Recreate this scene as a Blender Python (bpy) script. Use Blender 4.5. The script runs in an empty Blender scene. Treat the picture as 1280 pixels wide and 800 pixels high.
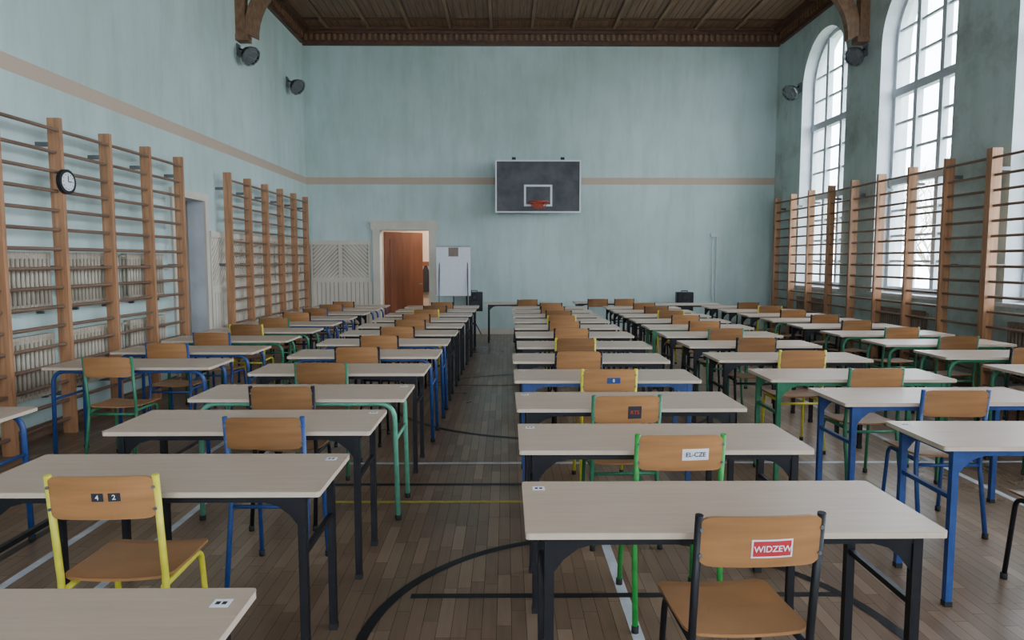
import bpy, bmesh, math, random
from mathutils import Vector, Matrix
random.seed(7)
S=bpy.context.scene
XL,XR,YB,YF,ZC=-4.20,5.71,15.0,-5.0,6.36
CAMH=1.59
# ---------------------------------------------------------------- materials
def nt(name):
    m=bpy.data.materials.new(name); m.use_nodes=True
    n=m.node_tree; b=n.nodes['Principled BSDF']
    return m,n,b
def N(n,t,**k):
    x=n.nodes.new(t)
    for a,v in k.items():
        if a in x.inputs: x.inputs[a].default_value=v
        else: setattr(x,a,v)
    return x
def coords(n,scale=(1,1,1),out='Object'):
    tc=N(n,'ShaderNodeTexCoord'); mp=N(n,'ShaderNodeMapping')
    mp.inputs['Scale'].default_value=scale
    n.links.new(tc.outputs[out],mp.inputs['Vector']); return mp.outputs['Vector']
def ramp(n,fac,stops):
    r=N(n,'ShaderNodeValToRGB'); e=r.color_ramp.elements
    while len(e)<len(stops): e.new(0.5)
    for i,(p,c) in enumerate(stops):
        e[i].position=p; e[i].color=(c[0],c[1],c[2],1)
    n.links.new(fac,r.inputs['Fac']); return r.outputs['Color']
def mat(name,col,rough=0.5,metal=0.0,var=0.15,scale=(20,20,20),bump=0.0,rnd=0.0,spec=0.5):
    m,n,b=nt(name)
    v=coords(n,scale)
    nz=N(n,'ShaderNodeTexNoise',Scale=1.0,Detail=4.0)
    n.links.new(v,nz.inputs['Vector'])
    lo=[c*(1-var) for c in col]; hi=[min(1,c*(1+var)) for c in col]
    c=ramp(n,nz.outputs['Fac'],[(0.3,lo),(0.7,hi)])
    if rnd>0:
        oi=N(n,'ShaderNodeObjectInfo')
        mr=N(n,'ShaderNodeMapRange'); mr.inputs['To Min'].default_value=1-rnd; mr.inputs['To Max'].default_value=1+rnd
        n.links.new(oi.outputs['Random'],mr.inputs['Value'])
        hs=N(n,'ShaderNodeHueSaturation'); n.links.new(c,hs.inputs['Color']); n.links.new(mr.outputs['Result'],hs.inputs['Value'])
        c=hs.outputs['Color']
    n.links.new(c,b.inputs['Base Color'])
    b.inputs['Roughness'].default_value=rough; b.inputs['Metallic'].default_value=metal
    b.inputs['Specular IOR Level'].default_value=spec
    if bump>0:
        bp=N(n,'ShaderNodeBump',Strength=bump,Distance=0.01)
        n.links.new(nz.outputs['Fac'],bp.inputs['Height']); n.links.new(bp.outputs['Normal'],b.inputs['Normal'])
    return m

def wall_mat(name,stripe=True,mould=0.0):
    m,n,b=nt(name)
    v=coords(n,(1,1,1))
    big=N(n,'ShaderNodeTexNoise',Scale=0.45,Detail=5.0,Roughness=0.6); n.links.new(v,big.inputs['Vector'])
    base=ramp(n,big.outputs['Fac'],[(0.34,(0.445,0.545,0.515)),(0.5,(0.50,0.61,0.59)),(0.66,(0.56,0.66,0.65))])
    v2=coords(n,(2.2,2.2,0.35))
    st=N(n,'ShaderNodeTexNoise',Scale=1.6,Detail=8.0,Roughness=0.7); n.links.new(v2,st.inputs['Vector'])
    f2=ramp(n,st.outputs['Fac'],[(0.38,(0.78,0.81,0.76)),(0.55,(1,1,1))])
    mx=N(n,'ShaderNodeMix',data_type='RGBA',blend_type='MULTIPLY'); mx.inputs['Factor'].default_value=0.5
    n.links.new(base,mx.inputs['A']); n.links.new(f2,mx.inputs['B'])
    c=mx.outputs['Result']
    if mould>0:
        v3=coords(n,(0.7,0.7,0.8))
        mo=N(n,'ShaderNodeTexNoise',Scale=1.3,Detail=9.0,Roughness=0.72); n.links.new(v3,mo.inputs['Vector'])
        f3=ramp(n,mo.outputs['Fac'],[(0.50,(0,0,0)),(0.68,(1,1,1))])
        mm=N(n,'ShaderNodeMath',operation='MULTIPLY'); n.links.new(f3,mm.inputs[0]); mm.inputs[1].default_value=mould
        m3=N(n,'ShaderNodeMix',data_type='RGBA'); n.links.new(mm.outputs[0],m3.inputs['Factor'])
        n.links.new(c,m3.inputs['A']); m3.inputs['B'].default_value=(0.23,0.24,0.20,1); c=m3.outputs['Result']
    if stripe:
        geo=N(n,'ShaderNodeNewGeometry'); sp=N(n,'ShaderNodeSeparateXYZ'); n.links.new(geo.outputs['Position'],sp.inputs[0])
        a=N(n,'ShaderNodeMath',operation='GREATER_THAN'); n.links.new(sp.outputs['Z'],a.inputs[0]); a.inputs[1].default_value=3.18
        d=N(n,'ShaderNodeMath',operation='LESS_THAN'); n.links.new(sp.outputs['Z'],d.inputs[0]); d.inputs[1].default_value=3.325
        e=N(n,'ShaderNodeMath',operation='MULTIPLY'); n.links.new(a.outputs[0],e.inputs[0]); n.links.new(d.outputs[0],e.inputs[1])
        g=N(n,'ShaderNodeMath',operation='MULTIPLY'); n.links.new(e.outputs[0],g.inputs[0]); g.inputs[1].default_value=0.85
        m4=N(n,'ShaderNodeMix',data_type='RGBA'); n.links.new(g.outputs[0],m4.inputs['Factor'])
        n.links.new(c,m4.inputs['A']); m4.inputs['B'].default_value=(0.50,0.35,0.25,1); c=m4.outputs['Result']
    n.links.new(c,b.inputs['Base Color']); b.inputs['Roughness'].default_value=0.85
    fine=N(n,'ShaderNodeTexNoise',Scale=30.0,Detail=4.0); n.links.new(v,fine.inputs['Vector'])
    bp=N(n,'ShaderNodeBump',Strength=0.15,Distance=0.01); n.links.new(fine.outputs['Fac'],bp.inputs['Height']); n.links.new(bp.outputs['Normal'],b.inputs['Normal'])
    return m
M={}
M['wall']=wall_mat('painted_plaster',True)
M['wallr']=wall_mat('painted_plaster_stained',False,0.6)
M['reveal']=mat('reveal_paint',(0.57,0.61,0.64),0.8,var=0.12,scale=(3,3,3))
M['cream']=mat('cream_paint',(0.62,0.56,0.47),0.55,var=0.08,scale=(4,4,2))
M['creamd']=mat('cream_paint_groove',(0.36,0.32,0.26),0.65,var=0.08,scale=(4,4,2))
M['frame']=mat('window_frame_paint',(0.52,0.56,0.60),0.5,var=0.08)
M['barwood']=mat('wallbar_post_wood',(0.38,0.185,0.09),0.45,var=0.3,scale=(30,30,2))
M['rung']=mat('wallbar_rung_wood',(0.18,0.11,0.075),0.4,var=0.25,scale=(30,2,30))
M['ceil']=mat('ceiling_wood',(0.20,0.105,0.055),0.5,var=0.35,scale=(25,1.5,10))
M['ceill']=mat('ceiling_wood_batten',(0.25,0.14,0.075),0.5,var=0.3,scale=(25,1.5,10))
M['ceild']=mat('ceiling_wood_dark',(0.10,0.043,0.024),0.5,var=0.35,scale=(6,6,20))
M['tabletop']=mat('beech_laminate',(0.46,0.345,0.26),0.36,var=0.07,scale=(4,40,10),rnd=0.06)
M['edge']=mat('table_edge_band',(0.55,0.44,0.34),0.5,var=0.05)
M['ply']=mat('chair_plywood',(0.31,0.145,0.055),0.35,var=0.18,scale=(3,3,30),rnd=0.28)
M['black']=mat('black_steel',(0.007,0.007,0.010),0.45,var=0.2,spec=0.35)
M['blue']=mat('blue_steel',(0.018,0.055,0.20),0.4,var=0.2)
M['green']=mat('green_steel',(0.03,0.17,0.085),0.4,var=0.2)
M['lgreen']=mat('bright_green_steel',(0.03,0.30,0.05),0.4,var=0.2)
M['yellow']=mat('yellow_steel',(0.62,0.55,0.04),0.4,var=0.15)
M['mint']=mat('mint_steel',(0.12,0.36,0.24),0.4,var=0.15)
M['rubber']=mat('rubber_foot',(0.015,0.015,0.015),0.8)
M['white']=mat('white_paper',(0.70,0.72,0.76),0.7,var=0.03)
M['red']=mat('red_print',(0.50,0.03,0.04),0.5,var=0.05)
M['ink']=mat('dark_print',(0.02,0.02,0.03),0.6)
M['orange']=mat('hoop_red_paint',(0.45,0.05,0.02),0.4)
M['rad']=mat('radiator_enamel',(0.42,0.36,0.28),0.45,var=0.15,scale=(6,6,6))
M['radb']=mat('radiator_enamel_brown',(0.20,0.14,0.10),0.5,var=0.2,scale=(6,6,6))
M['door']=mat('door_brown_veneer',(0.20,0.065,0.03),0.45,var=0.2,scale=(12,12,1.2))
M['doorg']=mat('door_grey_paint',(0.20,0.17,0.15),0.6,var=0.15,scale=(3,3,1))
M['lampglass']=mat('lamp_glass',(0.16,0.17,0.18),0.15,var=0.1)
M['gray']=mat('grey_steel',(0.16,0.17,0.18),0.4,metal=0.6)
M['corr']=mat('corridor_wall',(0.62,0.50,0.40),0.8,var=0.08,scale=(2,2,2))
M['skin1']=mat('coat_cloth',(0.12,0.07,0.06),0.9)
M['bark']=mat('tree_bark',(0.26,0.23,0.16),0.9,var=0.3)
M['lawn']=mat('lawn_grass',(0.18,0.20,0.11),0.95,var=0.4,scale=(1,1,1))
# acrylic backboard
m,n,b=nt('backboard_acrylic'); v=coords(n,(3,3,3)); nz=N(n,'ShaderNodeTexNoise',Scale=1.5,Detail=6.0); n.links.new(v,nz.inputs['Vector'])
n.links.new(ramp(n,nz.outputs['Fac'],[(0.3,(0.02,0.022,0.026)),(0.7,(0.07,0.07,0.075))]),b.inputs['Base Color']); b.inputs['Roughness'].default_value=0.4; b.inputs['Specular IOR Level'].default_value=0.35; M['board']=m
# pane glass
m,n,b=nt('window_glass'); n.nodes.remove(b); o=n.nodes['Material Output']
t=N(n,'ShaderNodeBsdfTransparent'); t.inputs[0].default_value=(0.9,0.94,0.97,1); g=N(n,'ShaderNodeBsdfGlossy'); g.inputs['Roughness'].default_value=0.05
mx=N(n,'ShaderNodeMixShader'); mx.inputs[0].default_value=0.05; n.links.new(t.outputs[0],mx.inputs[1]); n.links.new(g.outputs[0],mx.inputs[2]); n.links.new(mx.outputs[0],o.inputs['Surface']); M['glass']=m
# parquet
m,n,b=nt('oak_parquet'); at=N(n,'ShaderNodeAttribute',attribute_name='tone')
uv=N(n,'ShaderNodeUVMap',uv_map='UVMap'); mp=N(n,'ShaderNodeMapping'); mp.inputs['Scale'].default_value=(3,40,1); n.links.new(uv.outputs[0],mp.inputs['Vector'])
nz=N(n,'ShaderNodeTexNoise',Scale=1.0,Detail=5.0); n.links.new(mp.outputs[0],nz.inputs['Vector'])
ad=N(n,'ShaderNodeMath',operation='MULTIPLY_ADD'); n.links.new(nz.outputs['Fac'],ad.inputs[0]); ad.inputs[1].default_value=0.45; 
n.links.new(at.outputs['Fac'],ad.inputs[2])
c1=ramp(n,ad.outputs[0],[(0.15,(0.165,0.105,0.066)),(0.6,(0.25,0.165,0.108)),(1.2,(0.34,0.235,0.16))])
v=coords(n,(1,1,1)); w=N(n,'ShaderNodeTexNoise',Scale=0.7,Detail=5.0); n.links.new(v,w.inputs['Vector'])
f=ramp(n,w.outputs['Fac'],[(0.35,(0.75,0.75,0.76)),(0.65,(1.08,1.08,1.08))])
mx=N(n,'ShaderNodeMix',data_type='RGBA',blend_type='MULTIPLY'); mx.inputs['Factor'].default_value=1; n.links.new(c1,mx.inputs['A']); n.links.new(f,mx.inputs['B'])
n.links.new(mx.outputs['Result'],b.inputs['Base Color'])
rr=N(n,'ShaderNodeMapRange'); rr.inputs['To Min'].default_value=0.2; rr.inputs['To Max'].default_value=0.42; n.links.new(w.outputs['Fac'],rr.inputs['Value']); n.links.new(rr.outputs[0],b.inputs['Roughness'])
M['parquet']=m
M['floorbase']=mat('floor_joint_filler',(0.03,0.02,0.015),0.8)

# ---------------------------------------------------------------- mesh builder
class MB:
    def __init__(s): s.v=[];s.f=[];s.m=[];s.sm=[];s.mats=[]
    def mi(s,k):
        if k not in s.mats: s.mats.append(k)
        return s.mats.index(k)
    def add(s,vs,fs,k,smooth=False):
        o=len(s.v); s.v+= [tuple(p) for p in vs]; i=s.mi(k)
        for f in fs: s.f.append([o+a for a in f]); s.m.append(i); s.sm.append(smooth)
    def box(s,a,b,k,M4=None):
        x0,y0,z0=a;x1,y1,z1=b
        vs=[(x0,y0,z0),(x1,y0,z0),(x1,y1,z0),(x0,y1,z0),(x0,y0,z1),(x1,y0,z1),(x1,y1,z1),(x0,y1,z1)]
        if M4: vs=[M4@Vector(p) for p in vs]
        s.add(vs,[(0,3,2,1),(4,5,6,7),(0,1,5,4),(1,2,6,5),(2,3,7,6),(3,0,4,7)],k)
    def prism(s,poly,h,k,f=None,smooth=False):
        if f is None: f=lambda u,v,w:(u,v,w)
        n=len(poly)
        vs=[f(u,v,0) for u,v in poly]+[f(u,v,h) for u,v in poly]
        s.add(vs,[list(range(n))[::-1],list(range(n,2*n))]+[(i,(i+1)%n,n+(i+1)%n,n+i) for i in range(n)],k,smooth)
    def tube(s,pts,r,k,seg=8,caps=True,closed=False):
        P=[Vector(p) for p in pts]; n=len(P); rings=[]
        up=None
        for i in range(n):
            if closed: t=(P[(i+1)%n]-P[i-1]).normalized()
            else:
                t=((P[min(i+1,n-1)]-P[i]).normalized() if i<n-1 else Vector())+((P[i]-P[i-1]).normalized() if i>0 else Vector())
                t.normalize()
            if up is None:
                a=Vector((0,0,1)) if abs(t.z)<0.9 else Vector((1,0,0)); up=(a-t*a.dot(t)).normalized()
            else: up=(up-t*up.dot(t)).normalized()
            sd=t.cross(up); rr=r[i] if isinstance(r,(list,tuple)) else r
            rings.append([P[i]+(up*math.cos(q)+sd*math.sin(q))*rr for q in [2*math.pi*j/seg for j in range(seg)]])
        vs=[p for R in rings for p in R]; fs=[]
        for i in range(n if closed else n-1):
            a=i*seg; b2=((i+1)%n)*seg
            for j in range(seg): fs.append((a+j,a+(j+1)%seg,b2+(j+1)%seg,b2+j))
        s.add(vs,fs,k,True)
        if caps and not closed:
            o=len(s.v)-len(vs); i=s.mi(k)
            s.f.append([o+j for j in range(seg)][::-1]); s.m.append(i); s.sm.append(False)
            s.f.append([o+(n-1)*seg+j for j in range(seg)]); s.m.append(i); s.sm.append(False)
    def mesh(s,name):
        me=bpy.data.meshes.new(name); me.from_pydata(s.v,[],s.f)
        for k in s.mats: me.materials.append(M[k])
        me.polygons.foreach_set('material_index',s.m); me.polygons.foreach_set('use_smooth',s.sm)
        bm=bmesh.new(); bm.from_mesh(me); bmesh.ops.recalc_face_normals(bm,faces=bm.faces); bm.to_mesh(me); bm.free()
        me.update(); return me
    def obj(s,name,loc=(0,0,0),rz=0,parent=None):
        return place(s.mesh(name),name,loc,rz,parent)
def place(me,name,loc=(0,0,0),rz=0,parent=None):
    o=bpy.data.objects.new(name,me); o.location=loc; o.rotation_euler=(0,0,rz)
    S.collection.objects.link(o)
    if parent: o.parent=parent
    return o
def rounded(pts,rad,n=5):
    P=[Vector(p) for p in pts]; out=[P[0]]
    for i in range(1,len(P)-1):
        a=(P[i-1]-P[i]).normalized(); b=(P[i+1]-P[i]).normalized()
        p0=P[i]+a*rad; p1=P[i]+b*rad
        for j in range(n+1):
            t=j/n; out.append(p0*(1-t)**2+P[i]*2*t*(1-t)+p1*t*t)
    out.append(P[-1]); return out
def rrect(w,h,r,n=5):
    out=[]
    for cx,cy,a0 in ((w/2-r,h/2-r,0),(-w/2+r,h/2-r,90),(-w/2+r,-h/2+r,180),(w/2-r,-h/2+r,270)):
        for j in range(n+1):
            a=math.radians(a0+90*j/n); out.append((cx+r*math.cos(a),cy+r*math.sin(a)))
    return out
def slab_grid(mb,w,h,r,th,k,f,nx=12,ny=6):
    def clampcol(u):
        e=abs(u)-(w/2-r)
        return h/2 if e<=0 else h/2-r+math.sqrt(max(0,r*r-e*e))
    us=[]
    for i in range(nx+1): us.append(-w/2+w*i/nx)
    us=sorted(set([round(x,5) for x in us+[-(w/2-r*q) for q in (0.08,0.3,0.6)]+[(w/2-r*q) for q in (0.08,0.3,0.6)]]))
    n=len(us); vs=[];fs=[]
    for side in (0,th):
        for u in us:
            hh=clampcol(u)
            for j in range(ny+1): vs.append(f(u,-hh+2*hh*j/ny,side))
    q=ny+1; T=n*q
    for i in range(n-1):
        for j in range(ny):
            a=i*q+j
            fs.append((a,a+q,a+q+1,a+1)); fs.append((T+a,T+a+1,T+a+q+1,T+a+q))
    for i in range(n-1):
        for j in (0,ny):
            a=i*q+j; fs.append((a,a+q,T+a+q,T+a))
    for i in (0,n-1):
        for j in range(ny):
            a=i*q+j; fs.append((a,a+1,T+a+1,T+a))
    mb.add(vs,fs,k,False)
# ---------------------------------------------------------------- boolean helper
def make_wall(name,a,b,matk,cutters,extra='reveal'):
    mb=MB(); mb.box(a,b,matk); o=mb.obj(name); o.data.materials.append(M[extra])
    for c in cutters:
        me=c.mesh('cut'); me.materials.clear(); me.materials.append(M[extra]); co=bpy.data.objects.new('cut',me); S.collection.objects.link(co)
        md=o.modifiers.new('b','BOOLEAN'); md.operation='DIFFERENCE'; md.solver='EXACT'; md.object=co
        try: md.material_mode='TRANSFER'
        except Exception: pass
        bpy.context.view_layer.update()
        dg=bpy.context.evaluated_depsgraph_get(); nm=bpy.data.meshes.new_from_object(o.evaluated_get(dg))
        o.modifiers.clear(); o.data=nm; bpy.data.objects.remove(co)
    return o
def arch_poly(w,z0,z1,n=20):
    r=w/2; zs=z1-r; p=[(-r,z0),(r,z0)]
    for i in range(n+1):
        a=math.pi*i/n; p.append((r*math.cos(a),zs+r*math.sin(a)))
    return p
WZ0,WZ1=1.10,5.72
wins=[(11.95,13.72),(9.08,10.88),(6.2,7.98),(3.35,5.15),(0.5,2.3),(-2.35,-0.55)]
WT=0.45
cuts=[]
for y0,y1 in wins:
    c=MB(); yc=(y0+y1)/2
    c.prism(arch_poly(y1-y0,WZ0,WZ1),WT+0.4,'reveal',lambda u,v,w:(XR-0.2+w,yc+u,v)); cuts.append(c)
make_wall('wall_right',(XR,YF-0.3,-0.1),(XR+WT,YB+0.3,ZC+0.3),'wallr',cuts)
DL0,DL1=8.98,9.86
c=MB(); c.box((XL-0.6,DL0,0.0),(XL+0.2,DL1,2.4),'reveal')
make_wall('wall_left',(XL-0.3,YF-0.3,-0.1),(XL,YB+0.3,ZC+0.3),'wall',[c])
c=MB(); c.box((-2.67,YB-0.3,0.0),(-1.63,YB+0.6,2.22),'reveal')
make_wall('wall_far',(XL,YB,-0.1),(XR,YB+0.3,ZC+0.3),'wall',[c])
cuts=[]
for xc in (-2.2,0.75,3.7):  # openings behind the camera, added to let in more fill light
    c=MB(); c.prism(arch_poly(1.9,WZ0,WZ1),1.0,'reveal',lambda u,v,w:(xc+u,YF-0.7+w,v)); cuts.append(c)
make_wall('wall_near',(XL,YF-0.3,-0.1),(XR,YF,ZC+0.3),'wall',cuts)
# windows
def window(mb,W,f):
    def bar(u0,u1,z0,z1,d0=0,d1=0.06,k='frame'):
        vs=[f(u,z,w) for w in (d0,d1) for (u,z) in ((u0,z0),(u1,z0),(u1,z1),(u0,z1))]
        mb.add(vs,[(0,1,2,3),(4,7,6,5),(0,4,5,1),(1,5,6,2),(2,6,7,3),(3,7,4,0)],k)
    r=W/2; zs=WZ1-r; t=0.07
    def ztop(u): return zs+math.sqrt(max(0,(r-0.01)**2-u*u))
    n=24; vs=[];fs=[]
    prof=[(-r,WZ0)]+[(-r*math.cos(math.pi*i/n),zs+r*math.sin(math.pi*i/n)) for i in range(n+1)]+[(r,WZ0)]
    inn=[(-(r-t),WZ0)]+[(-(r-t)*math.cos(math.pi*i/n),zs+(r-t)*math.sin(math.pi*i/n)) for i in range(n+1)]+[(r-t,WZ0)]
    for (a,b2) in zip(prof,inn):
        vs+=[f(a[0],a[1],-0.01),f(b2[0],b2[1],-0.01),f(b2[0],b2[1],0.08),f(a[0],a[1],0.08)]
    for i in range(len(prof)-1):
        a=4*i
        for j in range(4): fs.append((a+j,a+(j+1)%4,a+4+(j+1)%4,a+4+j))
    mb.add(vs,fs,'frame')
    bar(-r+.002,r-.002,WZ0+.002,WZ0+0.09,-0.012,0.078)
    for z in (2.78,4.10): bar(-r+0.02,r-0.02,z-0.06,z+0.06,-0.03,0.083)
    for u in (-W/6,W/6):
        bar(u-0.045,u+0.045,WZ0+.004,ztop(abs(u)+0.03)-0.02,-0.02,0.076)
    for za,zb,k in ((WZ0+0.09,2.72,4),(2.83,4.05,3),(4.15,5.45,3)):
        for i in range(1,k):
            z=za+(zb-za)*i/k
            hw=r-0.03 if z<zs else math.sqrt(max(0.01,(r-0.03)**2-(z-zs)**2))
            bar(-hw,hw,z-0.018,z+0.018,0.01,0.05)
    P=arch_poly(W-0.04,WZ0+0.02,WZ1-0.02)
    mb.add([f(u,z,0.035) for u,z in P],[list(range(len(P)))],'glass')
for i,(y0,y1) in enumerate(wins):
    mb=MB(); yc=(y0+y1)/2
    window(mb,y1-y0,lambda u,z,w:(XR+0.22+w,yc+u,z))
    mb.box((XR-0.05,y0-0.06,WZ0-0.04),(XR+0.22,y1+0.06,WZ0+0.003),'frame')
    mb.obj('window_%d'%(i+1))
for i,xc in enumerate((-2.2,0.75,3.7)):  # unseen extra windows in the near wall, added for fill light
    mb=MB(); window(mb,1.9,lambda u,z,w:(xc+u,YF-0.14-w,z)); mb.obj('window_%d'%(len(wins)+i+1))
def portal(loc,rot,sx,sy):
    l=bpy.data.lights.new('sky_portal','AREA'); l.shape='RECTANGLE'; l.size=sx; l.size_y=sy
    l.cycles.is_portal=True
    o=bpy.data.objects.new('sky_portal',l); o.location=loc; o.rotation_euler=rot; S.collection.objects.link(o)
for y0,y1 in wins: portal((XR+WT+0.02,(y0+y1)/2,(WZ0+WZ1)/2),(0,math.pi/2,0),WZ1-WZ0,y1-y0)
for xc in (-2.2,0.75,3.7): portal((xc,YF-0.33,(WZ0+WZ1)/2),(math.pi/2,0,0),1.9,WZ1-WZ0)

# ---------------------------------------------------------------- floor
mb=MB(); mb.box((XL-0.3,YF-0.3,-0.12),(XR+0.45,YB+0.3,-0.002),'floorbase'); floor=mb.obj('floor')
bm=bmesh.new(); cl=bm.loops.layers.color.new('tone'); ul=bm.loops.layers.uv.new('UVMap')
W=0.065; g=0.0009; x=XL
while x<XR:
    x1=min(x+W,XR); y=YF-random.random()*0.45
    while y<YB:
        L=random.choice((0.35,0.45,0.45,0.5)); a=max(y,YF); b2=min(y+L,YB)
        if b2-a>0.01:
            f=bm.faces.new([bm.verts.new(p) for p in ((x+g,a+g,0),(x1-g,a+g,0),(x1-g,b2-g,0),(x+g,b2-g,0))])
            t=random.random()*0.8; ou,ov=random.random()*50,random.random()*50
            for l,q in zip(f.loops,((0,0),(0,W),(L,W),(L,0))):
                l[cl]=(t,t,t,1); l[ul].uv=(q[0]+ou,q[1]+ov)
        y+=L
    x+=W
me=bpy.data.meshes.new('parquet'); bm.to_mesh(me); bm.free(); me.materials.append(M['parquet'])
place(me,'parquet_strips',parent=floor)
M['lw']=mat('court_line_white',(0.48,0.50,0.54),0.5,var=0.2,scale=(8,8,8))
M['lk']=mat('court_line_black',(0.012,0.012,0.015),0.4,var=0.2)
M['ly']=mat('court_line_yellow',(0.40,0.33,0.06),0.5,var=0.2)
zl=[0.0008]
def line(x0,y0,x1,y1,w,k,mb):
    zl[0]+=0.0002; d=Vector((x1-x0,y1-y0)).normalized(); nx,ny=-d.y*w/2,d.x*w/2; z=zl[0]
    mb.add([(x0+nx,y0+ny,z),(x0-nx,y0-ny,z),(x1-nx,y1-ny,z),(x1+nx,y1+ny,z)],[(0,1,2,3)],k)
def arc(cx,cy,r,a0,a1,w,k,mb,n=64):
    zl[0]+=0.0002; z=zl[0]; vs=[];fs=[]
    for i in range(n+1):
        a=math.radians(a0+(a1-a0)*i/n)
        vs+=[(cx+(r-w/2)*math.cos(a),cy+(r-w/2)*math.sin(a),z),(cx+(r+w/2)*math.cos(a),cy+(r+w/2)*math.sin(a),z)]
        if i: fs.append((2*i-2,2*i-1,2*i+1,2*i))
    mb.add(vs,fs,k)
mb=MB()
line(0.56,-4.5,0.56,4.0,0.05,'lw',mb)
line(-2.46,-4.5,-2.46,14,0.05,'lw',mb); line(-1.98,-4.5,-1.98,7.5,0.045,'lw',mb)
line(3.38,-4.5,3.38,14,0.05,'lw',mb); line(-3.4,5.38,5.0,5.38,0.05,'lw',mb)
line(-1.2,4.5,2.6,4.5,0.04,'ly',mb); line(-2.7,-4,-2.7,14,0.05,'lk',mb)
line(-0.45,3.2,1.6,3.2,0.045,'lk',mb); line(-1.9,4.86,0.5,4.86,0.045,'lk',mb)
arc(0.54,2.75,1.15,0,360,0.05,'lk',mb)
arc(0.54,7.9,1.8,0,360,0.05,'lk',mb)
line(-2.7,8.8,4.5,8.8,0.05,'lk',mb)
mb.obj('court_lines',parent=floor)

# ---------------------------------------------------------------- ceiling
mb=MB(); mb.box((XL-0.3,YF-0.3,ZC),(XR+WT,YB+0.3,ZC+0.15),'ceil'); ce=mb.obj('ceiling')
mb=MB()
x=XL+0.55
while x<XR-0.2:
    mb.box((x-0.03,YF,ZC-0.045),(x+0.03,YB,ZC),'ceill'); mb.box((x-0.05,YF,ZC-0.015),(x+0.05,YB,ZC),'ceild')
    for q in (0.14,0.28,0.42,0.56,0.70):
        if x+q<XR-0.1: mb.box((x+q-0.006,YF,ZC-0.008),(x+q+0.006,YB,ZC),'ceild')
    x+=0.84
for y in (14.35,13.1,12.3): mb.box((XL,y-0.03,ZC-0.03),(XR,y+0.03,ZC),'ceild')
mb.obj('ceiling_battens',parent=ce)
def cornice(name,a,b,ax,sgn):
    mb=MB()
    steps=[(6.02,6.08,0.07),(6.08,6.24,0.05),(6.24,6.30,0.12),(6.30,6.36,0.18)]
    for z0,z1,d in steps:
        if ax=='x': mb.box((a,YB-d if sgn<0 else YF,z0),(b,YB if sgn<0 else YF+d,z1),'ceild')
        else:
            X=XL if sgn>0 else XR
            mb.box((min(X,X+sgn*d),a,z0),(max(X,X+sgn*d),b,z1),'ceild')
    t=a+0.05
    while t<b-0.08:
        if ax=='x': 
            Y=YB-0.05 if sgn<0 else YF+0.05
            mb.box((t,min(Y,Y+sgn*0.035),6.11),(t+0.06,max(Y,Y+sgn*0.035),6.24),'ceil')
        else:
            X=(XL if sgn>0 else XR)+sgn*0.05
            mb.box((min(X,X+sgn*0.035),t,6.11),(max(X,X+sgn*0.035),t+0.06,6.24),'ceil')
        t+=0.12
    mb.obj(name)
cornice('trim_cornice_far',XL,XR,'x',-1); cornice('trim_cornice_near',XL,XR,'x',1)
cornice('trim_cornice_left',YF+0.19,YB-0.19,'y',1); cornice('trim_cornice_right',YF+0.19,YB-0.19,'y',-1)
# trusses
for ty in (11.35,5.68,0.0):
    mb=MB(); th=0.16
    mb.box((XL+0.0,ty-th/2,6.12),(XR,ty+th/2,ZC),'ceild')
    for X,s in ((XL,1),(XR,-1)):
        mb.box((min(X,X+s*0.15),ty-th/2+.002,5.08),(max(X,X+s*0.15),ty+th/2-.002,6.13),'ceil')
        mb.box((min(X,X+s*0.19),ty-th/2-0.02,5.0),(max(X,X+s*0.19),ty+th/2+0.02,5.09),'ceil')
        outer=[];inner=[]
        for i in range(13):
            a=math.pi/2*i/12
            outer.append((1.05-0.92*math.cos(a),5.12+1.05*math.sin(a)))
            inner.append((1.18-0.86*math.cos(a)*1.0,5.04+0.93*math.sin(a)))
        P=outer+inner[::-1]
        n=len(P); vs=[(X+s*u,ty-0.06,v) for u,v in P]+[(X+s*u,ty+0.06,v) for u,v in P]; fs=[]
        for i in range(12):
            fs.append((i,i+1,n-2-i,n-1-i)); fs.append((n+i,n+n-1-i,n+n-2-i,n+i+1))
        for i in range(n): fs.append((i,(i+1)%n,n+(i+1)%n,n+i))
        mb.add(vs,fs,'ceil')
    mb.obj('ceiling_truss')
# baseboards
mb=MB(); mb.box((XL,YB-0.02,0),(-2.8,YB,0.12),'cream'); mb.box((-1.5,YB-0.02,0),(XR,YB,0.12),'cream'); mb.obj('baseboard_far')
mb=MB(); mb.box((XL,YF,0),(XL+0.02,8.85,0.12),'rung'); mb.obj('baseboard_left')
mb=MB(); mb.box((XR-0.02,YF,0),(XR,YB,0.12),'rung'); mb.obj('baseboard_right')
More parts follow.
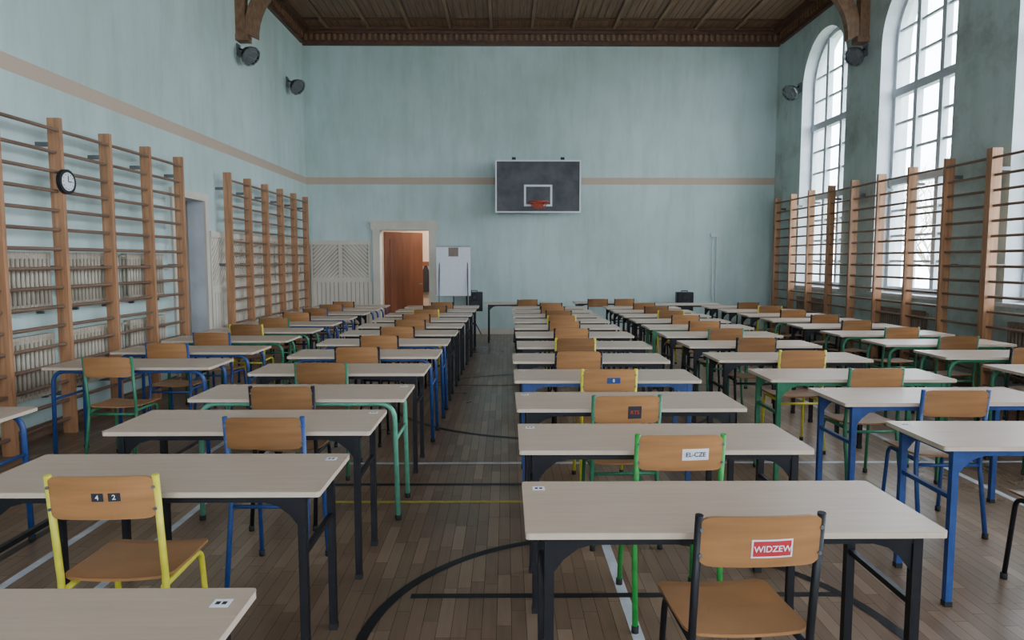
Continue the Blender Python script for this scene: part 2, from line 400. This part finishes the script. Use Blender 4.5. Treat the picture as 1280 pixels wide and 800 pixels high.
# wainscot
def wains(mb,u0,u1,f):
    H=2.0
    def bx(a,b,z0,z1,d0,d1,k='cream'):
        vs=[f(u,z,d) for d in (d0,d1) for (u,z) in ((a,z0),(b,z0),(b,z1),(a,z1))]
        mb.add(vs,[(0,1,2,3),(4,7,6,5),(0,4,5,1),(1,5,6,2),(2,6,7,3),(3,7,4,0)],k)
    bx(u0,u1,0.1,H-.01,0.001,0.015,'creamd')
    bx(u0-.004,u1+.004,H-0.09,H,0.0,0.052); bx(u0,u1,1.12,1.22,0.012,0.038); bx(u0-.003,u1+.003,0.0,0.14,0.0,0.045)
    n=max(1,round((u1-u0)/0.68)); w=(u1-u0)/n
    for i in range(n+1):
        u=u0+i*w; bx(max(u0+.002,u-0.04),min(u1-.002,u+0.04),0.12,H-0.05,0.010,0.034)
    u=u0+0.08
    while u<u1: bx(u-0.037,u+0.037,0.13,1.13,0.013,0.026); u+=0.09
    for i in range(n):
        a=u0+i*w+0.04; b=u0+(i+1)*w-0.04; s=1 if i%2==0 else -1; z0,z1=1.21,H-0.08
        k=-(z1-z0)
        while k<(b-a):
            t0=max(0,-k); t1=min(z1-z0,(b-a)-k)
            if t1-t0>0.06:
                hw=0.035
                p=[(a+k+t0+hw,z0+t0),(a+k+t1+hw,z0+t1),(a+k+t1-hw,z0+t1),(a+k+t0-hw,z0+t0)]
                if s<0: p=[(a+b-q,z) for q,z in p]
                vs=[f(min(max(q,a-.01),b+.01),z,d) for d in (0.013,0.025) for q,z in p]
                mb.add(vs,[(0,1,2,3),(4,7,6,5),(0,4,5,1),(1,5,6,2),(2,6,7,3),(3,7,4,0)],'cream')
            k+=0.085
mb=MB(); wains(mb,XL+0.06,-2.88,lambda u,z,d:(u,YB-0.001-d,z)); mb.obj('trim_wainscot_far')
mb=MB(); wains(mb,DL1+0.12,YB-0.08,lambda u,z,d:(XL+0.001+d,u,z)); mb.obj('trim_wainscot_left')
# far door
mb=MB()
for a,b in ((-2.82,-2.67),(-1.63,-1.48)): mb.box((a,YB-0.04,0),(b,YB,2.23),'cream')
mb.box((-2.86,YB-0.05,2.22),(-1.44,YB,2.38),'cream'); mb.box((-2.88,YB-0.07,2.38),(-1.42,YB,2.42),'cream')
d=mb.obj('door_1')
mb=MB(); mb.box((0,-0.045,0.01),(1.0,0,2.2),'door')
for z0,z1 in ((0.2,1.0),(1.15,2.05)):
    mb.box((0.14,-0.052,z0),(0.86,-0.045,z1),'door')
mb.tube([(0.93,-0.045,1.05),(0.93,-0.1,1.05),(0.82,-0.1,1.05)],0.01,'gray')
lf=mb.obj('door_leaf',(-2.65,YB+0.32,0),math.radians(42),parent=d)
# corridor
mb=MB()
cx0_,cx1_,cy1_=-3.6,0.2,YB+2.6
mb.box((cx0_,YB+0.3,-0.1),(cx1_,cy1_,0),'floorbase'); mb.box((cx0_,cy1_,-0.1),(cx1_,cy1_+0.1,3),'corr')
mb.box((cx0_-0.1,YB+0.3,-0.1),(cx0_,cy1_,3),'corr'); mb.box((cx1_,YB+0.3,-0.1),(cx1_+0.1,cy1_,3),'corr'); mb.box((cx0_-0.1,YB+0.3,3),(cx1_+0.1,cy1_+0.1,3.1),'corr')
mb.obj('wall_corridor')
mb=MB(); mb.box((-2.6,cy1_-0.03,1.45),(-1.2,cy1_,1.55),'door')
cols=['skin1','blue','red','ink','white','green','skin1','orange']
for i in range(8):
    x=-2.5+i*0.17; pts=[(x-0.03,1.45),(x+0.03,1.45),(x+0.075,1.32),(x+0.085,0.8),(x-0.085,0.8),(x-0.075,1.32)]
    mb.prism(pts,0.08,cols[i],lambda u,v,w:(u,cy1_-0.03-w,v))
mb.obj('coat_rack')
l=bpy.data.lights.new('corridor_fill','POINT'); l.energy=130; l.color=(1,0.88,0.76); l.shadow_soft_size=0.15  # added point light without a fixture, brightens the corridor behind the door
o=bpy.data.objects.new('corridor_fill',l); o.location=(-1.3,YB+1.3,2.7); S.collection.objects.link(o)
# left door
mb=MB()
mb.box((XL,DL0-0.09,0),(XL+0.03,DL0,2.41),'cream'); mb.box((XL,DL1,0),(XL+0.03,DL1+0.1,2.41),'cream'); mb.box((XL,DL0-0.095,2.4),(XL+0.035,DL1+0.105,2.5),'cream')
mb.box((XL-0.27,DL0,0.0),(XL-0.22,DL1,2.4),'doorg')
for z0,z1 in ((0.2,1.0),(1.2,2.2)):
    mb.box((XL-0.22,DL0+0.1,z0),(XL-0.21,DL0+0.4,z1),'doorg'); mb.box((XL-0.22,DL0+0.48,z0),(XL-0.21,DL0+0.78,z1),'doorg')
mb.tube([(XL-0.22,DL0+0.08,1.05),(XL-0.16,DL0+0.08,1.05),(XL-0.16,DL0+0.2,1.05)],0.01,'gray')
mb.obj('door_2')
# ---------------------------------------------------------------- wall bars
def wallbars(posts,xa,xb,xr,top=2.85):
    mb=MB(); lo,hi=min(xa,xb),max(xa,xb)
    for y in posts:
        mb.box((lo,y-0.022,0.0),(hi,y+0.022,top),'barwood')
        w=XL if xa<0 else XR
        for z in (0.35,1.5,2.6): mb.box((min(w,lo if xa<0 else hi),y-0.015,z),(max(w,lo if xa<0 else hi),y+0.015,z+0.04),'gray')
    zs=[0.14+0.172*i for i in range(15)]
    for a,b in zip(posts[:-1],posts[1:]):
        a,b=min(a,b),max(a,b)
        for z in zs+[2.74]:
            off=0.03*(1 if xa<0 else -1) if z>2.7 else 0
            mb.tube([(xr+off,a+0.02,z),(xr+off,b-0.02,z)],0.0165,'rung',seg=8,caps=False)
    mb.obj('wall_bars')
wallbars([8.78-0.79*i for i in range(8)],-4.08,-3.97,-4.02)
wallbars([10.3+0.79*i for i in range(6)],-4.08,-3.97,-4.02)
wallbars([8.03+0.79*i for i in range(9)],5.60,5.48,5.53)
wallbars([8.03-0.05-0.79*i for i in range(9)],5.60,5.48,5.53)
# radiators
def radiator(y0,n,z0,z1,x,s,k):
    mb=MB(); p=0.058
    for i in range(n):
        y=y0+i*p
        for dx in (0.022,0.066):
            mb.tube(rounded([(x+s*dx,y,z0+0.03),(x+s*dx,y,z1-0.03)],0.01),0.019,k,seg=8)
        mb.box((min(x+s*0.01,x+s*0.078),y-0.027,z1-0.06),(max(x+s*0.01,x+s*0.078),y+0.027,z1),k)
        mb.box((min(x+s*0.01,x+s*0.078),y-0.027,z0),(max(x+s*0.01,x+s*0.078),y+0.027,z0+0.06),k)
    mb.tube([(x+s*0.044,y0-0.12,z1-0.03),(x+s*0.044,y0,z1-0.03)],0.012,k)
    mb.tube([(x+s*0.044,y0-0.12,z0+0.03),(x+s*0.044,y0-0.12,z1-0.03)],0.012,k)
    for yy in (y0+0.1,y0+n*p-0.15): mb.box((min(x,x+s*0.05),yy,z0-0.03),(max(x,x+s*0.05),yy+0.03,z0+0.01),'gray')
    mb.obj('radiator')
for y0,n in ((4.2,17),(5.45,17),(6.7,13),(7.72,14)):
    radiator(y0,n,1.14,1.66,XL+0.002,1,'rad'); radiator(y0,n,0.38,0.93,XL+0.002,1,'rad')
for y0 in (12.2,9.4,6.5,3.65): radiator(y0,22,0.25,0.9,XR-0.022,-1,'radb')

# ---------------------------------------------------------------- tables
def table_mesh(col,style,tag=-1):
    mb=MB(); W,D,H=1.30,0.50,0.76
    mb.prism(rrect(W,D,0.012,2),0.003,'tabletop',lambda u,v,w:(u,v,H-0.003+w))
    mb.prism(rrect(W-0.001,D-0.001,0.012,2),0.018,'edge',lambda u,v,w:(u,v,H-0.021+w))
    zt=H-0.021
    if style=='sq':
        q=0.015
        for x in (-0.575,0.575):
            for y in (-0.205,0.205):
                mb.box((x-q,y-q,0.015),(x+q,y+q,zt),col); mb.box((x-q-.002,y-q-.002,0),(x+q+.002,y+q+.002,0.025),'rubber')
                s=-1 if x>0 else 1
                pts=[(x+s*q,zt-0.002),(x+s*(q+0.13),zt-0.002),(x+s*(q+0.13),zt-0.03),(x+s*(q+0.075),zt-0.045),(x+s*(q+0.03),zt-0.08),(x+s*q,zt-0.12)]
                if s<0: pts=pts[::-1]
                mb.prism(pts,0.012,col,lambda u,v,w:(u,y-0.006+w,v))
            mb.box((x-q+.001,-0.195,zt-0.032),(x+q-.001,0.195,zt-0.001),col)
            mb.box((x-0.01,-0.195,0.50),(x+0.01,0.195,0.52),col)
        for y in (-0.205,0.205): mb.box((-0.565,y-0.012,zt-0.03),(0.565,y+0.012,zt-0.001),col)
    else:
        for y in (-0.205,0.205):
            P=rounded([(-0.60,y,0.01),(-0.585,y,zt-0.016),(0.585,y,zt-0.016),(0.60,y,0.01)],0.10,6)
            mb.tube(P,0.0155,col,seg=10)
            for x in (-0.60,0.60): mb.tube([(x,y,0),(x,y,0.03)],0.019,'rubber',seg=10)
        for x in (-0.5,0.5): mb.tube([(x,-0.2,zt-0.016),(x,0.2,zt-0.016)],0.012,col)
        for x in (-0.592,0.592): mb.tube([(x,-0.2,0.50),(x,0.2,0.50)],0.011,col)
    c=0.59*tag
    mb.box((c-0.022,0.15,H),(c+0.022,0.19,H+0.0008),'white'); mb.box((c-0.014,0.163,H+0.0008),(c-0.003,0.178,H+0.0012),'ink'); mb.box((c+0.002,0.163,H+0.0008),(c+0.013,0.178,H+0.0012),'ink')
    return mb.mesh('school_table_'+col)
TM={(c,st,t):table_mesh(c,st,t) for (c,st) in (('black','sq'),('blue','sq'),('blue','round'),('green','round'),('green','sq'),('mint','round')) for t in (-1,1)}
def chair_mesh(col):
    mb=MB()
    for s in (-1,1):
        x=0.182*s
        mb.tube(rounded([(x*1.03,-0.075,0.012),(x,0.005,0.43),(x,-0.042,0.855)],0.06,5),0.0125,col,seg=10)
        mb.tube(rounded([(x*0.98,0.375,0.012),(x*0.93,0.335,0.428),(x*0.93,0.01,0.428)],0.05,5),0.0115,col,seg=10)
        for p in ((x*1.03,-0.075),(x*0.98,0.375)): mb.tube([(p[0],p[1],0),(p[0],p[1],0.03)],0.016,'rubber',seg=10)
    mb.tube([(-0.17,0.30,0.424),(0.17,0.30,0.424)],0.01,col); mb.tube([(-0.18,0.0,0.405),(0.18,0.0,0.405)],0.01,col)
    def fs(u,v,w):
        z=0.441+0.012*(u/0.19)**2
        if v>0.12: z-=0.35*(v-0.12)**2*4
        z+=0.01*(abs(v)/0.19)*(1 if v<0 else 0)
        return (u,v+0.20,z+w)
    slab_grid(mb,0.385,0.385,0.05,0.010,'ply',fs,10,8)
    def fb(u,v,w):
        z=0.775+v+ (0.006*(1-(u/0.19)**2))
        t=(z-0.43)/0.425; ya=0.005-0.047*t
        return (u,ya-0.030*(1-(u/0.185)**2)+0.002-w,z)
    slab_grid(mb,0.372,0.155,0.04,0.011,'ply',fb,16,6)
    for s in (-1,1):
        for z in (0.735,0.815):
            yy=0.005-0.047*((z-0.43)/0.425); mb.tube([(s*0.178,yy-0.016,z),(s*0.178,yy-0.02,z)],0.006,'gray',seg=8)
    return mb.mesh('school_chair_'+col)
CM={c:chair_mesh(c) for c in ('black','blue','green','lgreen','yellow')}
def row(cx,front,tc,cc,cdx=0,cdy=0,rt=None,tag=-1,st=None):
    rz=random.uniform(-0.012,0.012) if rt is None else rt
    if st is None: st='sq' if tc=='black' else 'round'
    place(TM[(tc,st,tag)],'school_table',(cx,front+0.25,0),rz)
    if cc:
        c=place(CM[cc],'school_chair',(cx+cdx+random.uniform(-.03,.03)*(1 if cdx==0 else 0),front-0.055+cdy,0),random.uniform(-0.05,0.05)); return c
    return None
f3=[2.07,3.0,3.86,4.78,5.7,6.65,7.6,8.5,9.4,10.3,11.2,12.1]
t3=['black','black','black','blue','black','black','black','black','black','black','black','black']
c3=['black','lgreen','green','yellow','black','yellow','black','black','yellow','black','black','black']
dx3=[0.03,0.03,-0.05,-0.01,-0.12,-0.1,-.05,-.05,0,0,0,0]
C3=[row(0.71+(0.0 if i<5 else 0.05),f,t3[i],c3[i],dx3[i],rt=0.0 if i<1 else None,st='sq') for i,f in enumerate(f3)]
f2=[1.22,2.46,3.35,4.15,5.1,6.0,6.9,7.8,8.7,9.6,10.5,11.4,12.3]
t2=['black','black','black','mint','black','blue','blue','black','black','black','black','black','black']
c2=[None,'yellow','blue','black','green','black','black','black','black','black','yellow','black','black']
dx2=[0,-0.07,0.17,-0.05,-0.08,0,0,0,0,0,0,0,0]
x2=[-1.28,-1.32,-1.31,-1.26,-1.25,-1.24,-1.23,-1.21,-1.2,-1.19,-1.17,-1.15,-1.13]
C2=[row(x2[i],f,t2[i],c2[i],dx2[i],rt=(0 if i<3 else None),tag=1) for i,f in enumerate(f2)]
f1=[3.44,5.4,6.3,7.2,8.1,9.0,9.9,10.8,11.7,12.5]
t1=['blue','blue','blue','green','green','blue','blue','black','blue','blue']
c1=[None,'green','blue','blue','yellow','green','black','blue','blue','black']
C1=[row(-3.30 if i==0 else -2.97+0.02*i,f,t1[i],c1[i],-0.08,rt=0.0 if i==0 else None) for i,f in enumerate(f1)]
f4=[3.04,4.0,4.8,5.75,6.7,7.6,8.5,9.4,10.3,11.2,12.1]
t4=['blue','blue','green','black','black','black','green','black','black','black','black']
c4=['black','blue','green','yellow','black','green','black','black','yellow','black','black']
x4=[2.61,2.62,2.5,2.42,2.42,2.4,2.4,2.4,2.4,2.4,2.4]
dx4=[0.06,-.06,0.03,0,0,0,0,0,0,0,0]
C4=[row(x4[i],f,t4[i],c4[i],dx4[i],st='sq') for i,f in enumerate(f4)]
f5=[5.0,5.9,6.8,7.7,8.6,9.5,10.4,11.3,12.2]
t5=['green','green','green','green','black','green','black','black','black']
c5=['black','black','green','green','black','black','black','yellow','black']
C5=[row(4.45-0.03*i,f,t5[i],c5[i],0) for i,f in enumerate(f5)]
for x,y in ((0.25,13.6),(2.0,13.9),(3.4,13.3)):
    place(TM[('black','sq',-1)],'school_table',(x,y,0),0)
for x,y in ((1.75,13.3),(2.25,13.3),(0.4,13.1)):
    place(CM['black'],'school_chair',(x,y,0),random.uniform(-.2,.2))
# chair stickers
def sticker(ch,u0,u1,z0,z1,bg,txt,tk,size,lift=0.0):
    n=6; vs=[];fs=[]
    def yb(u,z):
        t=(z-0.43)/0.425; return 0.005-0.047*t-0.030*(1-(u/0.185)**2)+0.002-0.011-0.0012-lift
    for i in range(n+1):
        u=u0+(u1-u0)*i/n; vs+=[(u,yb(u,z0),z0),(u,yb(u,z1),z1)]
        if i: fs.append((2*i-2,2*i,2*i+1,2*i-1))
    mb=MB(); mb.add(vs,fs,bg)
    if txt:
        cu=bpy.data.curves.new('sticker_text','FONT'); cu.body=txt; cu.size=size; cu.align_x='CENTER'; cu.align_y='CENTER'; cu.extrude=0.0001; cu.offset=0.0004
        cu.materials.append(M[tk]); t=bpy.data.objects.new('sticker_text',cu); S.collection.objects.link(t); t.parent=ch
        um=(u0+u1)/2; zm=(z0+z1)/2
        sl=(yb(u1,zm)-yb(u0,zm))/(u1-u0); t.rotation_euler=(math.pi/2+0.11,0,math.atan(sl))
        t.location=(um,yb(um,zm)-0.003,zm)
    mb.obj('sticker',parent=ch)
sticker(C3[0],-0.037,0.087,0.733,0.790,'white','','red',0.03)
sticker(C3[0],-0.032,0.082,0.738,0.785,'red','WIDZEW','white',0.027,lift=0.0008)
sticker(C3[1],-0.0,0.115,0.75,0.80,'white','EL-CZE','ink',0.028)
sticker(C3[2],0.0,0.075,0.73,0.80,'ink','RTS','orange',0.03)
sticker(C3[3],-0.02,0.07,0.76,0.80,'blue','8','white',0.03)
sticker(C2[1],-0.02,0.02,0.77,0.80,'ink','4','white',0.025)
sticker(C2[1],0.035,0.075,0.77,0.80,'ink','2','white',0.025)
# ---------------------------------------------------------------- basketball board
mb=MB(); by=14.55; bx0,bx1,bz0,bz1=-0.18,1.52,2.59,3.60; xc=0.67
mb.box((bx0,by,bz0),(bx1,by+0.02,bz1),'board')
t=0.03
for a,b in (((bx0-t,bz0-t),(bx1+t,bz0)),((bx0-t,bz1),(bx1+t,bz1+t)),((bx0-t,bz0),(bx0,bz1)),((bx1,bz0),(bx1+t,bz1))):
    mb.box((a[0],by-0.015,a[1]),(b[0],by+0.035,b[1]),'white')
t=0.04
sx0,sx1,sz0,sz1=xc-0.29,xc+0.29,2.69,3.13
for a,b in (((sx0,sz0),(sx1,sz0+t)),((sx0,sz1-t),(sx1,sz1)),((sx0,sz0+t),(sx0+t,sz1-t)),((sx1-t,sz0+t),(sx1,sz1-t))):
    mb.box((a[0],by-0.004,a[1]),(b[0],by,b[1]),'white')
mb.box((xc-0.1,by-0.05,2.66),(xc+0.1,by-0.004,2.78),'orange')
RZ=2.76
ring=[(xc+0.2*math.cos(a),by-0.27+0.2*math.sin(a),RZ) for a in [2*math.pi*i/28 for i in range(28)]]
mb.tube(ring,0.011,'orange',closed=True)
mb.tube([(xc-0.07,by-0.05,RZ-.01),(xc-0.12,by-0.11,RZ)],0.01,'orange'); mb.tube([(xc+0.07,by-0.05,RZ-.01),(xc+0.12,by-0.11,RZ)],0.01,'orange')
for i in range(12):
    for s in (1,-1):
        pts=[]
        for j in range(5):
            a=2*math.pi*i/12+s*j*0.26; r=0.2-0.022*j
            pts.append((xc+r*math.cos(a),by-0.27+r*math.sin(a),RZ-0.035*j))
        mb.tube(pts,0.0035,'orange',seg=4,caps=False)
for x in (bx0+0.35,bx1-0.35):
    for z in (bz0+0.12,bz1-0.12): mb.tube([(x,by+0.02,z),(x,YB-0.002,z)],0.02,'gray')
    mb.tube([(x,by+0.02,bz1-0.1),(x,YB-0.02,bz0+0.2)],0.014,'gray')
    mb.box((x-0.04,by+0.02,bz1-0.02),(x+0.04,by+0.06,bz1+0.09),'black'); mb.box((x-0.06,YB-0.02,bz0),(x+0.06,YB-0.001,bz1),'gray')
mb.obj('basketball_backboard')
# floodlights with cage
def flood(x,y,z,s):
    mb=MB()
    def P(a,b,c): return (x+s*a,y+b,z+c)
    mb.box((min(x,x+s*0.02),y-0.07,z-0.02),(max(x,x+s*0.02),y+0.07,z+0.16),'gray')
    mb.tube([P(0.02,0,0.1),P(0.10,0,0.06)],0.015,'black')
    ax=Vector((0.72*s,-0.35,-0.6)).normalized(); side=ax.cross(Vector((0,0,1))).normalized(); up=side.cross(ax)
    c0=Vector(P(0.10,0,0.06)); n=14; rings=[(0.0,0.05),(0.05,0.10),(0.13,0.145),(0.17,0.15)]
    vs=[];fs=[]
    for d,r in rings:
        for j in range(n):
            a=2*math.pi*j/n; vs.append(c0+ax*d+(side*math.cos(a)+up*math.sin(a))*r)
    for i in range(len(rings)-1):
        for j in range(n): fs.append((i*n+j,i*n+(j+1)%n,(i+1)*n+(j+1)%n,(i+1)*n+j))
    fs.append(list(range(n))); mb.add(vs,fs,'black',False)
    mb.add([c0+ax*0.15+(side*math.cos(2*math.pi*j/n)+up*math.sin(2*math.pi*j/n))*0.145 for j in range(n)],[list(range(n))],'lampglass')
    for k in range(4):
        a=math.pi*k/4; e=side*math.cos(a)+up*math.sin(a)
        mb.tube([c0+ax*(0.17+0.07*math.sin(math.pi*q/8))+e*0.16*math.cos(math.pi*q/8) for q in range(9)],0.005,'gray',seg=5)
    for rr,dd in ((0.16,0.17),(0.11,0.22)):
        mb.tube([c0+ax*dd+(side*math.cos(2*math.pi*j/16)+up*math.sin(2*math.pi*j/16))*rr for j in range(16)],0.005,'gray',seg=5,closed=True)
    mb.obj('caged_floodlight')
flood(XL+.001,11.35,4.80,1); flood(XL+.001,13.85,4.93,1); flood(XR-.001,11.35,4.82,-1); flood(XR-.001,13.85,4.84,-1)
# clock
mb=MB()
def disc(r,x0,x1,k):
    n=28; pts=[(r*math.cos(2*math.pi*i/n),r*math.sin(2*math.pi*i/n)) for i in range(n)]
    mb.prism(pts,x1-x0,k,lambda u,v,w:(x0+w,u,v))
disc(0.11,0,0.035,'black'); disc(0.082,0.035,0.038,'white')
mb.box((0.038,-0.004,0),(0.041,0.004,0.055),'ink'); mb.box((0.038,0,-0.004),(0.041,0.045,0.004),'ink')
for i in range(12):
    a=2*math.pi*i/12; y,z=0.068*math.cos(a),0.068*math.sin(a); mb.box((0.038,y-0.004,z-0.004),(0.040,y+0.004,z+0.004),'ink')
mb.obj('wall_clock',(-3.965,6.41,2.29),math.radians(-3))
# flip chart
mb=MB()
mb.box((-0.35,-0.01,0.90),(0.35,0.01,1.88),'gray'); mb.box((-0.345,-0.016,0.87),(0.345,-0.011,1.86),'white')
mb.box((-0.34,-0.03,1.85),(0.34,0.0,1.88),'gray')
mb.box((-0.10,-0.018,1.66),(0.10,-0.0165,1.84),'radb'); mb.box((-0.33,-0.05,0.86),(0.33,-0.01,0.868),'gray')
for s in (-1,1): mb.tube([(s*0.28,-0.0,1.6),(s*0.30,-0.12,0.0)],0.013,'gray')
mb.tube([(0,0.02,1.7),(0,0.45,0.0)],0.013,'gray'); mb.tube([(0,0.03,0.9),(0,0.02,1.7)],0.01,'gray')
mb.obj('flip_chart',(-1.05,14.15,0),math.radians(4))
# loudspeakers
def speaker(x,y,r):
    mb=MB()
    mb.prism(rrect(0.34,0.28,0.03,3),0.40,'black',lambda u,v,w:(u,v,0.52+w))
    for z,rr in ((0.64,0.11),(0.82,0.05)):
        mb.tube([(rr*math.cos(2*math.pi*i/20),-0.142,z+rr*math.sin(2*math.pi*i/20)) for i in range(20)],0.008,'black',seg=5,closed=True)
        mb.prism([(rr*math.cos(2*math.pi*i/20),rr*math.sin(2*math.pi*i/20)) for i in range(20)],0.004,'ink',lambda u,v,w:(u,-0.141-w,z+v))
    mb.tube([(0,0,0.52),(0,0,0.12)],0.018,'black')
    for k in range(3):
        a=2*math.pi*k/3+0.5; mb.tube([(0,0,0.3),(0.17*math.cos(a),0.17*math.sin(a),0.01)],0.011,'black')
    mb.tube(rounded([(-0.06,0,0.92),(-0.06,0,0.95),(0.06,0,0.95),(0.06,0,0.92)],0.01),0.008,'black')
    mb.obj('loudspeaker',(x,y,0),r)
speaker(-0.66,14.75,0.1); speaker(3.74,14.6,-0.1)
# conduit on far wall
mb=MB(); 
for x in (4.42,4.50): mb.tube([(x,YB-0.03,0.0),(x,YB-0.03,2.1)],0.008,'reveal',seg=6)
mb.box((4.37,YB-0.045,2.08),(4.55,YB,2.16),'reveal'); mb.obj('cable_conduit')
# ---------------------------------------------------------------- outside
mb=MB(); mb.box((XR+0.6,-30,-2.2),(60,60,-2.0),'lawn'); mb.obj('ground')
def tree(x,y,h,seed):
    rnd=random.Random(seed); mb=MB()
    def br(p,d,L,r,dep):
        pts=[p]; q=p; dd=d
        for i in range(4):
            dd=(dd+Vector((rnd.uniform(-.15,.15),rnd.uniform(-.15,.15),rnd.uniform(-.02,.12)))).normalized(); q=q+dd*L/4; pts.append(q)
        mb.tube(pts,[r*(1-0.12*i) for i in range(5)],'bark',seg=5,caps=False)
        if dep<5:
            for k in range(3 if dep else 4):
                a=rnd.uniform(0,2*math.pi); t=rnd.choice((2,3,4)); nd=(dd+Vector((math.cos(a),math.sin(a),rnd.uniform(0,.5)))*0.75).normalized()
                br(pts[t],nd,L*0.68,r*0.55,dep+1)
    br(Vector((x,y,-2)),Vector((0,0,1)),h,0.13,0); mb.obj('bare_tree')
tree(12,15.5,2.9,1); tree(14,22,3.0,2); tree(16,29,3.4,3); tree(11,8,2.6,4)
# ---------------------------------------------------------------- world & camera
w=bpy.data.worlds.new('overcast_sky'); S.world=w; w.use_nodes=True; n=w.node_tree; bg=n.nodes['Background']
tc=N(n,'ShaderNodeTexCoord'); sp=N(n,'ShaderNodeSeparateXYZ'); n.links.new(tc.outputs['Generated'],sp.inputs[0])
c=ramp(n,sp.outputs['Z'],[(0.0,(0.80,0.88,0.97)),(0.5,(0.86,0.93,1.0))]); n.links.new(c,bg.inputs['Color']); bg.inputs['Strength'].default_value=16.5
cam=bpy.data.cameras.new('camera'); co=bpy.data.objects.new('camera',cam); S.collection.objects.link(co)
cam.sensor_width=36; cam.lens=875/1280*36; cam.clip_start=0.05; cam.clip_end=200
co.location=(0,0,CAMH); co.rotation_euler=(math.radians(90-4.9),0,-math.atan(8/875)); S.camera=co
